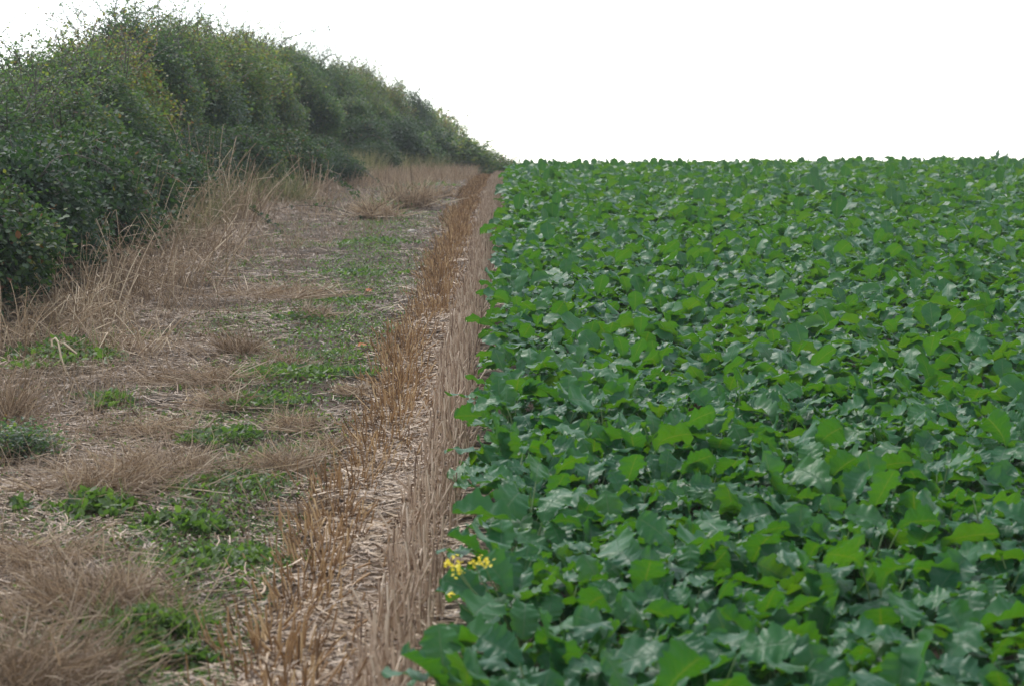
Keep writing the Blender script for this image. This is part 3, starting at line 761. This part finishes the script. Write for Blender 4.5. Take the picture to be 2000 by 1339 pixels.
MID = [
 (-5.9, 25.4, 1.0, 'short leafy shrub below the dip of the outline, above the brambles'),
 (-6.0, 29.0, 1.0, 'young yellow-green shrub in front of the tallest shrub'),
 (-6.0, 32.6, .95, 'young shrub between the wispy shrub and the brambles'),
 (-5.9, 36.4, .95, 'mid-height shrub leaning out above the yellow-green grass clump'),
 (-5.7, 40.4, .9, 'mid-height shrub under the yellow-flecked shrub'),
 (-5.5, 44.6, .85, 'mid-height shrub under the leaning whip'),
 (-5.1, 49.0, .85, 'mid-height shrub above the hooped bare cane'),
 (-4.6, 53.6, .8, 'mid-height shrub below the bushy top knob'),
 (-4.2, 58.5, .8, 'mid-height shrub close to the crest of the margin'),
]
for i, (x, y, s, lab) in enumerate(MID):
    make_shrub('hedge_shrub', lab, 'shrub', G_H, x + .3, y, MID_V[i % 3], (s, 1.8, s), rng.uniform(-.4, .4) + math.pi * (i % 2))
for i, y in enumerate((52.5, 56.5, 60.5, 65, 70)):
    x = float(hedge_foot(y)) - .75
    make_shrub('bramble_bush', 'faded bramble bush low on the far bank beside the crest', 'bramble', 'far bramble bushes at the crest', x, y, BV[(i + 1) % 4], (1.15, 2.3, .95 + .1 * (i % 3)), .3 * i)
# low dark bush at the left edge and shrubs growing over the bank slope further up
p = gp(22, 888)
lm = shrub(790, .52, .5, .17, 150, 22, .026, .009, 'hawthorn', 8, .12, .15)
make_shrub('low_bush', 'low dark leafy bush lying on the ground at the left picture edge', 'bush', None, p.x, p.y, lm, (1, 1, .62))
for i, (px, py, y, lab) in enumerate([(800, 245, 58, 'grass-green low shrub on the bank below the even hedge top'), (872, 262, 60, 'low green shrub at the hedge foot just before the crest'), (925, 288, 66, 'last low green shrub beside the crest of the margin')]):
    p = at(px, py, y)
    make_shrub('hedge_shrub', lab, 'shrub', G_H, p.x, y, HF[i], (1.0, 1.6, max(.35, (p.z - float(zg(p.x, y))) / 2.7)), i)

# ------------------------------------------------------------------ dry stalk clumps at the hedge foot
def stalk_clump(seed, w, h, n, lean=.25, wind=(0, 0), broken=.35, thick=.0032):
    rng = np.random.default_rng(seed); mb = MB()
    bx, by = rng.normal(0, w * .28, n), rng.normal(0, w * .28, n)
    az = rng.uniform(0, 6.28, n); ln = np.abs(rng.normal(lean, .18, n)); L = h * rng.uniform(.4, 1.1, n)
    d = norm(np.stack([np.sin(ln) * np.cos(az) + wind[0], np.sin(ln) * np.sin(az) + wind[1], np.cos(ln)], -1))
    K = 8; t = np.linspace(0, 1, K)
    bk = np.where(rng.random(n) < broken, rng.uniform(.3, .8, n), 2.0)     # kink position
    d2 = norm(np.stack([rng.normal(0, 1, n), rng.normal(0, 1, n), rng.normal(-.35, .4, n)], -1))
    P = np.zeros((n, K, 3)); P[:, 0] = np.stack([bx, by, np.zeros(n) - .02], -1)
    for k in range(1, K):
        dirn = np.where((t[k] > bk)[:, None], d2, norm(d + np.stack([np.cos(az), np.sin(az), -0.3 + 0 * az], -1) * (.25 * t[k] ** 2)))
        P[:, k] = P[:, k - 1] + dirn * (L / (K - 1))[:, None]
    P[:, :, 2] = np.maximum(P[:, :, 2], -.02)
    R = rng.uniform(.5, 1.4, n)[:, None] * thick * np.linspace(1, .55, K)[None]
    tn = np.clip(rng.normal(.5, .27, n), 0, 1)
    tubes(mb, P, R, tn, rng, 4)
    # dry strap leaves and side stalks
    m = n * 2; si = rng.integers(0, n, m); ki = rng.integers(2, K, m); C = P[si, ki]
    a2 = rng.uniform(0, 6.28, m); Lb = rng.uniform(.08, .3, m) * min(1, h); tt = np.linspace(0, 1, 5)[None, :, None]
    dd = np.stack([np.cos(a2) * .7, np.sin(a2) * .7, rng.uniform(-.1, .9, m)], -1)[:, None]
    Q = C[:, None] + dd * Lb[:, None, None] * tt + np.array([0, 0, -1.0]) * (tt ** 2) * Lb[:, None, None] * rng.uniform(.3, 1.1, (m, 1, 1))
    Q[:, :, 2] = np.maximum(Q[:, :, 2], -.02)
    ribbons(mb, Q, rng.uniform(.001, .0035, m)[:, None] * np.array([1, 1, .9, .6, .2]), np.clip(rng.normal(.45, .25, m), 0, 1), rng)
    return mb.mesh('stalk_clump', M['reed'])
STK = [  # px, py of base, width px, height px, n, lean, wind, label
 (400, 430, 90, 150, 34, .14, (-.12, 0), .1, 'tallest thin dry stems standing up in front of the hedge'),
 (455, 440, 110, 120, 50, .25, (.15, 0), .3, 'dry stalk clump at the right end of the thicket beside the brown dock'),
 (350, 470, 150, 130, 80, .3, (0, 0), .35, 'tangled dry stalk clump below the tallest thin stems'),
 (260, 500, 150, 140, 80, .3, (-.1, 0), .35, 'dry stalk clump in the middle of the thicket by the hedge'),
 (170, 520, 160, 150, 90, .3, (-.45, 0), .3, 'golden reed stalks leaning left against the dark bramble'),
 (330, 560, 160, 120, 80, .35, (.05, 0), .4, 'brown dry stalk clump in front of the thicket middle'),
 (240, 590, 160, 150, 90, .3, (-.05, 0), .4, 'upright reed stalks with pale bent tops in the thicket front'),
 (160, 640, 150, 150, 80, .4, (-.2, 0), .45, 'crossed broken stalks in front of the darkest bramble'),
 (90, 660, 150, 110, 60, .5, (.25, 0), .5, 'broken stalk heap sloping right at the left of the thicket'),
 (30, 700, 110, 120, 50, .4, (.3, 0), .4, 'dry stalks leaning right at the left picture edge'),
 (230, 690, 160, 90, 70, .5, (.1, 0), .5, 'short brown stalk clump beside the tall weed clump'),
 (410, 500, 130, 90, 60, .35, (.1, 0), .4, 'low dry stalk clump at the outer edge of the thicket'),
 (620, 395, 60, 80, 26, .15, (0, 0), .15, 'few thin dry stems standing between hedge and bramble canes'),
 (545, 350, 40, 60, 8, .2, (.1, 0), .3, 'pair of pale dry stems above the yellow-green grass'),
]
for i, (px, py, w, h, n, ln, wd, bk, lab) in enumerate(STK):
    p = gp(px, py); s = 4000.0 / p.y
    me = stalk_clump(400 + i, w / s * 1.2, h / s * 1.35, int(n * 2.1), ln + .12, wd, min(.75, bk + .22), .0040 * max(1, p.y / 20))
    o = link('stalk_clump', me, None, (p.x, p.y, float(zg(p.x, p.y)))); tag(o, lab, 'dry stalks', 'dry stalk clumps at the hedge foot')
# the bent pale stalk
p = gp(120, 735); s = 4000 / p.y
mb = MB(); rg = np.random.default_rng(3)
def rel(px, py): return np.array(at(px, py, p.y) - p)
pts_ = np.array([rel(136, 750), rel(120, 700), rel(114, 668), rel(125, 670), rel(150, 690)])
tubes(mb, pts_[None], np.array([[.007, .007, .0075, .007, .005]]), np.array([.95]), rg, 6)
tubes(mb, np.array([[rel(102, 676), rel(101, 664), rel(108, 660), rel(114, 668)]]), np.array([[.007, .008, .008, .007]]), np.array([1.]), rg, 6)
tag(link('bent_stalk', mb.mesh('bent_stalk', M['reed']), None, p), 'thick pale broken stalk bent over above the tall weed clump', 'stalk')

# ------------------------------------------------------------------ bramble canes and twigs
def cane(name, label, cat, pix, leafy=10, r=.006, group=None):
    """pix: (px, py, y) picture points with their distance"""
    Pw = [p if isinstance(p, Vector) else at(*p) for p in pix]
    o0 = Pw[0]
    A = np.array([tuple(q - o0) for q in Pw])
    tt = np.linspace(0, len(A) - 1, 14); ii = np.minimum(tt.astype(int), len(A) - 2); fr = (tt - ii)[:, None]
    def cr(i): return A[np.clip(i, 0, len(A) - 1)]
    p0, p1, p2, p3 = cr(ii - 1), cr(ii), cr(ii + 1), cr(ii + 2)
    C = .5 * ((2 * p1) + (-p0 + p2) * fr + (2 * p0 - 5 * p1 + 4 * p2 - p3) * fr ** 2 + (-p0 + 3 * p1 - 3 * p2 + p3) * fr ** 3)
    rg = np.random.default_rng(int(abs(Pw[0].y) * 1000)); mb = MB()
    tubes(mb, C[None], np.linspace(r, r * .45, 14)[None], np.array([.2]), rg, 5)
    e = bpy.data.objects.new(name, None); COL.objects.link(e); e.location = o0; tag(e, label, cat, group)
    link('stem', mb.mesh('stem', M['bark']), e)
    if leafy:
        mb = MB(); n = leafy
        k = rg.integers(1, 14, n)
        leaves(mb, C[k] + rg.normal(0, .025, (n, 3)), rg.normal(size=(n, 3)), rg.normal(size=(n, 3)) * .6 + [0, 0, 1], rg.uniform(.04, .08, n), rg.uniform(.014, .026, n), rg.uniform(.1, .7, n))
        link('foliage', mb.mesh('foliage', M['bramble']), e)
    return e
GC = 'bramble canes reaching out of the hedge'
cane('bramble_cane', 'nearly flat dark cane with a leaf tuft arching over the dry grass', 'bramble cane', [(520, 418, 31), (560, 405, 30.6), (610, 402, 30.3), (660, 408, 30), (700, 424, 29.5)], 26, .007, GC)
cane('bramble_cane', 'leafy cane running down from the thicket towards the lower margin', 'bramble cane', [(450, 385, 29), (500, 415, 28), (560, 458, 26.5), (620, 492, 25)], 110, .008, GC)
cane('bramble_cane', 'high bare hooped cane against the green hedge', 'bramble cane', [(700, 290, 50), (715, 268, 49.6), (740, 268, 49.2), (765, 290, 48.8), (785, 322, 48.4)], 10, .012, GC)
cane('bramble_cane', 'dark cane drooping just below the hooped one', 'bramble cane', [(655, 308, 41), (690, 318, 40.5), (720, 340, 39.6), (745, 362, 38.6)], 30, .010, GC)
cane('bramble_cane', 'leafy cane end hanging above the pale feathery clump', 'bramble cane', [(620, 300, 37), (655, 345, 35.5), (685, 372, 34), (700, 386, 33.2)], 150, .008, GC)
cane('bramble_cane', 'long thin whip rising out of the hedge and leaning right into the sky', 'bramble cane', [(505, 215, 46), (520, 150, 46), (540, 95, 46), (580, 68, 46), (660, 50, 46)], 60, .013, GC)
rng = np.random.default_rng(91)
for i in range(16):
    y = 17.5 + i * 1.5 + rng.normal(0, .3); x = float(hedge_foot(y)) - rng.uniform(.1, .5); z0 = float(zg(x, y))
    L = rng.uniform(.6, 1.3); dy = rng.normal(0, .5); h0 = rng.uniform(.5, 1.0)
    P4 = [Vector((x, y, z0 + h0)), Vector((x + L * .35, y + dy * .3, z0 + h0 + .12)), Vector((x + L * .75, y + dy * .7, z0 + h0 * .65)), Vector((x + L, y + dy, float(zg(x + L, y + dy)) + .06))]
    cane('bramble_cane', 'thin leafy bramble cane trailing from the hedge over the dry thicket', 'bramble cane', P4, int(rng.integers(40, 90)), .006, 'thin canes trailing over the thicket')
cane('fallen_twig', 'dark forked twig lying above the first weed strip', 'twig', [(640, 516, gp(640, 516).y), (668, 502, gp(668, 502).y - .1), (690, 490, gp(690, 490).y - .3)], 0, .007, 'fallen twigs on the margin')
cane('fallen_twig', 'long thin twig lying across the bare soil toward the stubble', 'twig', [(655, 582, gp(655, 582).y), (715, 578, gp(715, 578).y - .15), (780, 570, gp(780, 570).y - .3)], 0, .006, 'fallen twigs on the margin')
# ------------------------------------------------------------------ stones and fallen leaves
def pebble(seed, r):
    rg = np.random.default_rng(seed); mb = MB()
    nu, nv = 8, 6
    th = np.linspace(0, 2 * np.pi, nu, endpoint=False); ph = np.linspace(.15, np.pi - .15, nv)
    TH, PH = np.meshgrid(th, ph)
    rr = r * (1 + .22 * np.sin(TH * 2 + seed) * np.sin(PH * 2.3) + rg.normal(0, .05, TH.shape))
    V = np.stack([rr * np.sin(PH) * np.cos(TH) * 1.3, rr * np.sin(PH) * np.sin(TH), rr * np.cos(PH) * .6], -1)
    ii = np.arange(nu * nv).reshape(nv, nu)
    q = np.stack([ii[:-1], np.roll(ii[:-1], -1, 1), np.roll(ii[1:], -1, 1), ii[1:]], -1).reshape(-1, 4)
    q = np.concatenate([q, [[ii[0, 0], ii[0, 2], ii[0, 4], ii[0, 6]], [ii[-1, 6], ii[-1, 4], ii[-1, 2], ii[-1, 0]]]])
    mb.add(V.reshape(-1, 3), q, .5)
    return mb.mesh('stone', M['stone'])
for i, (px, py, r, lab) in enumerate([(748, 661, .02, 'small pale stone on bare soil just left of the stubble'), (636, 690, .03, 'whitish stone lying next to the cone-shaped tussock'), (518, 752, .025, 'pale stone among the weeds in front of the dark tussock'), (805, 455, .05, 'pale stone far up the margin below the tall dry grass')]):
    p = gp(px, py); o = link('stone', pebble(i, r), None, (p.x, p.y, float(zg(p.x, p.y)) + r * .3)); tag(o, lab, 'stone', 'stones on the margin')
for i, (px, py, lab) in enumerate([(713, 573, 'bright orange fallen leaf beside the long lying twig'), (698, 681, 'orange-brown fallen leaf near the scattered weed patch')]):
    p = gp(px, py); mb = MB(); rg = np.random.default_rng(i)
    leaves(mb, np.array([[0, 0, .02], [.01, .02, .025]]), np.array([[1, .3, .15], [.6, .8, .2]]), np.array([[.2, -.6, 1], [0, -.5, 1.]]), np.array([.075, .05]), np.array([.026, .02]), .6, .4)
    o = link('fallen_leaf', mb.mesh('fallen_leaf', M['rust_leaf']), None, (p.x, p.y, float(zg(p.x, p.y)))); tag(o, lab, 'fallen leaf', 'fallen leaves on the margin')

# ------------------------------------------------------------------ thin air haze
bm_v = np.array([[x, y, z] for z in (-11.0, 8.0) for y in (-1402.0, 1402.0) for x in (-1402.0, 1402.0)])
bq = [[0, 2, 3, 1], [4, 5, 7, 6], [0, 1, 5, 4], [2, 6, 7, 3], [0, 4, 6, 2], [1, 3, 7, 5]]
hm = bpy.data.materials.new('haze'); hm.use_nodes = True
hn = hm.node_tree.nodes; hn.clear()
ho = hn.new('ShaderNodeOutputMaterial'); hv = hn.new('ShaderNodeVolumePrincipled')
hv.inputs['Color'].default_value = (.92, .96, 1.0, 1); hv.inputs['Density'].default_value = .0009
hm.node_tree.links.new(hv.outputs[0], ho.inputs['Volume'])
hz = link('haze', mesh_of('haze', bm_v, bq, np.zeros(8), np.zeros((8, 2)), hm, False))
tag(hz, 'thin pale haze over the field', 'haze', kind='stuff')
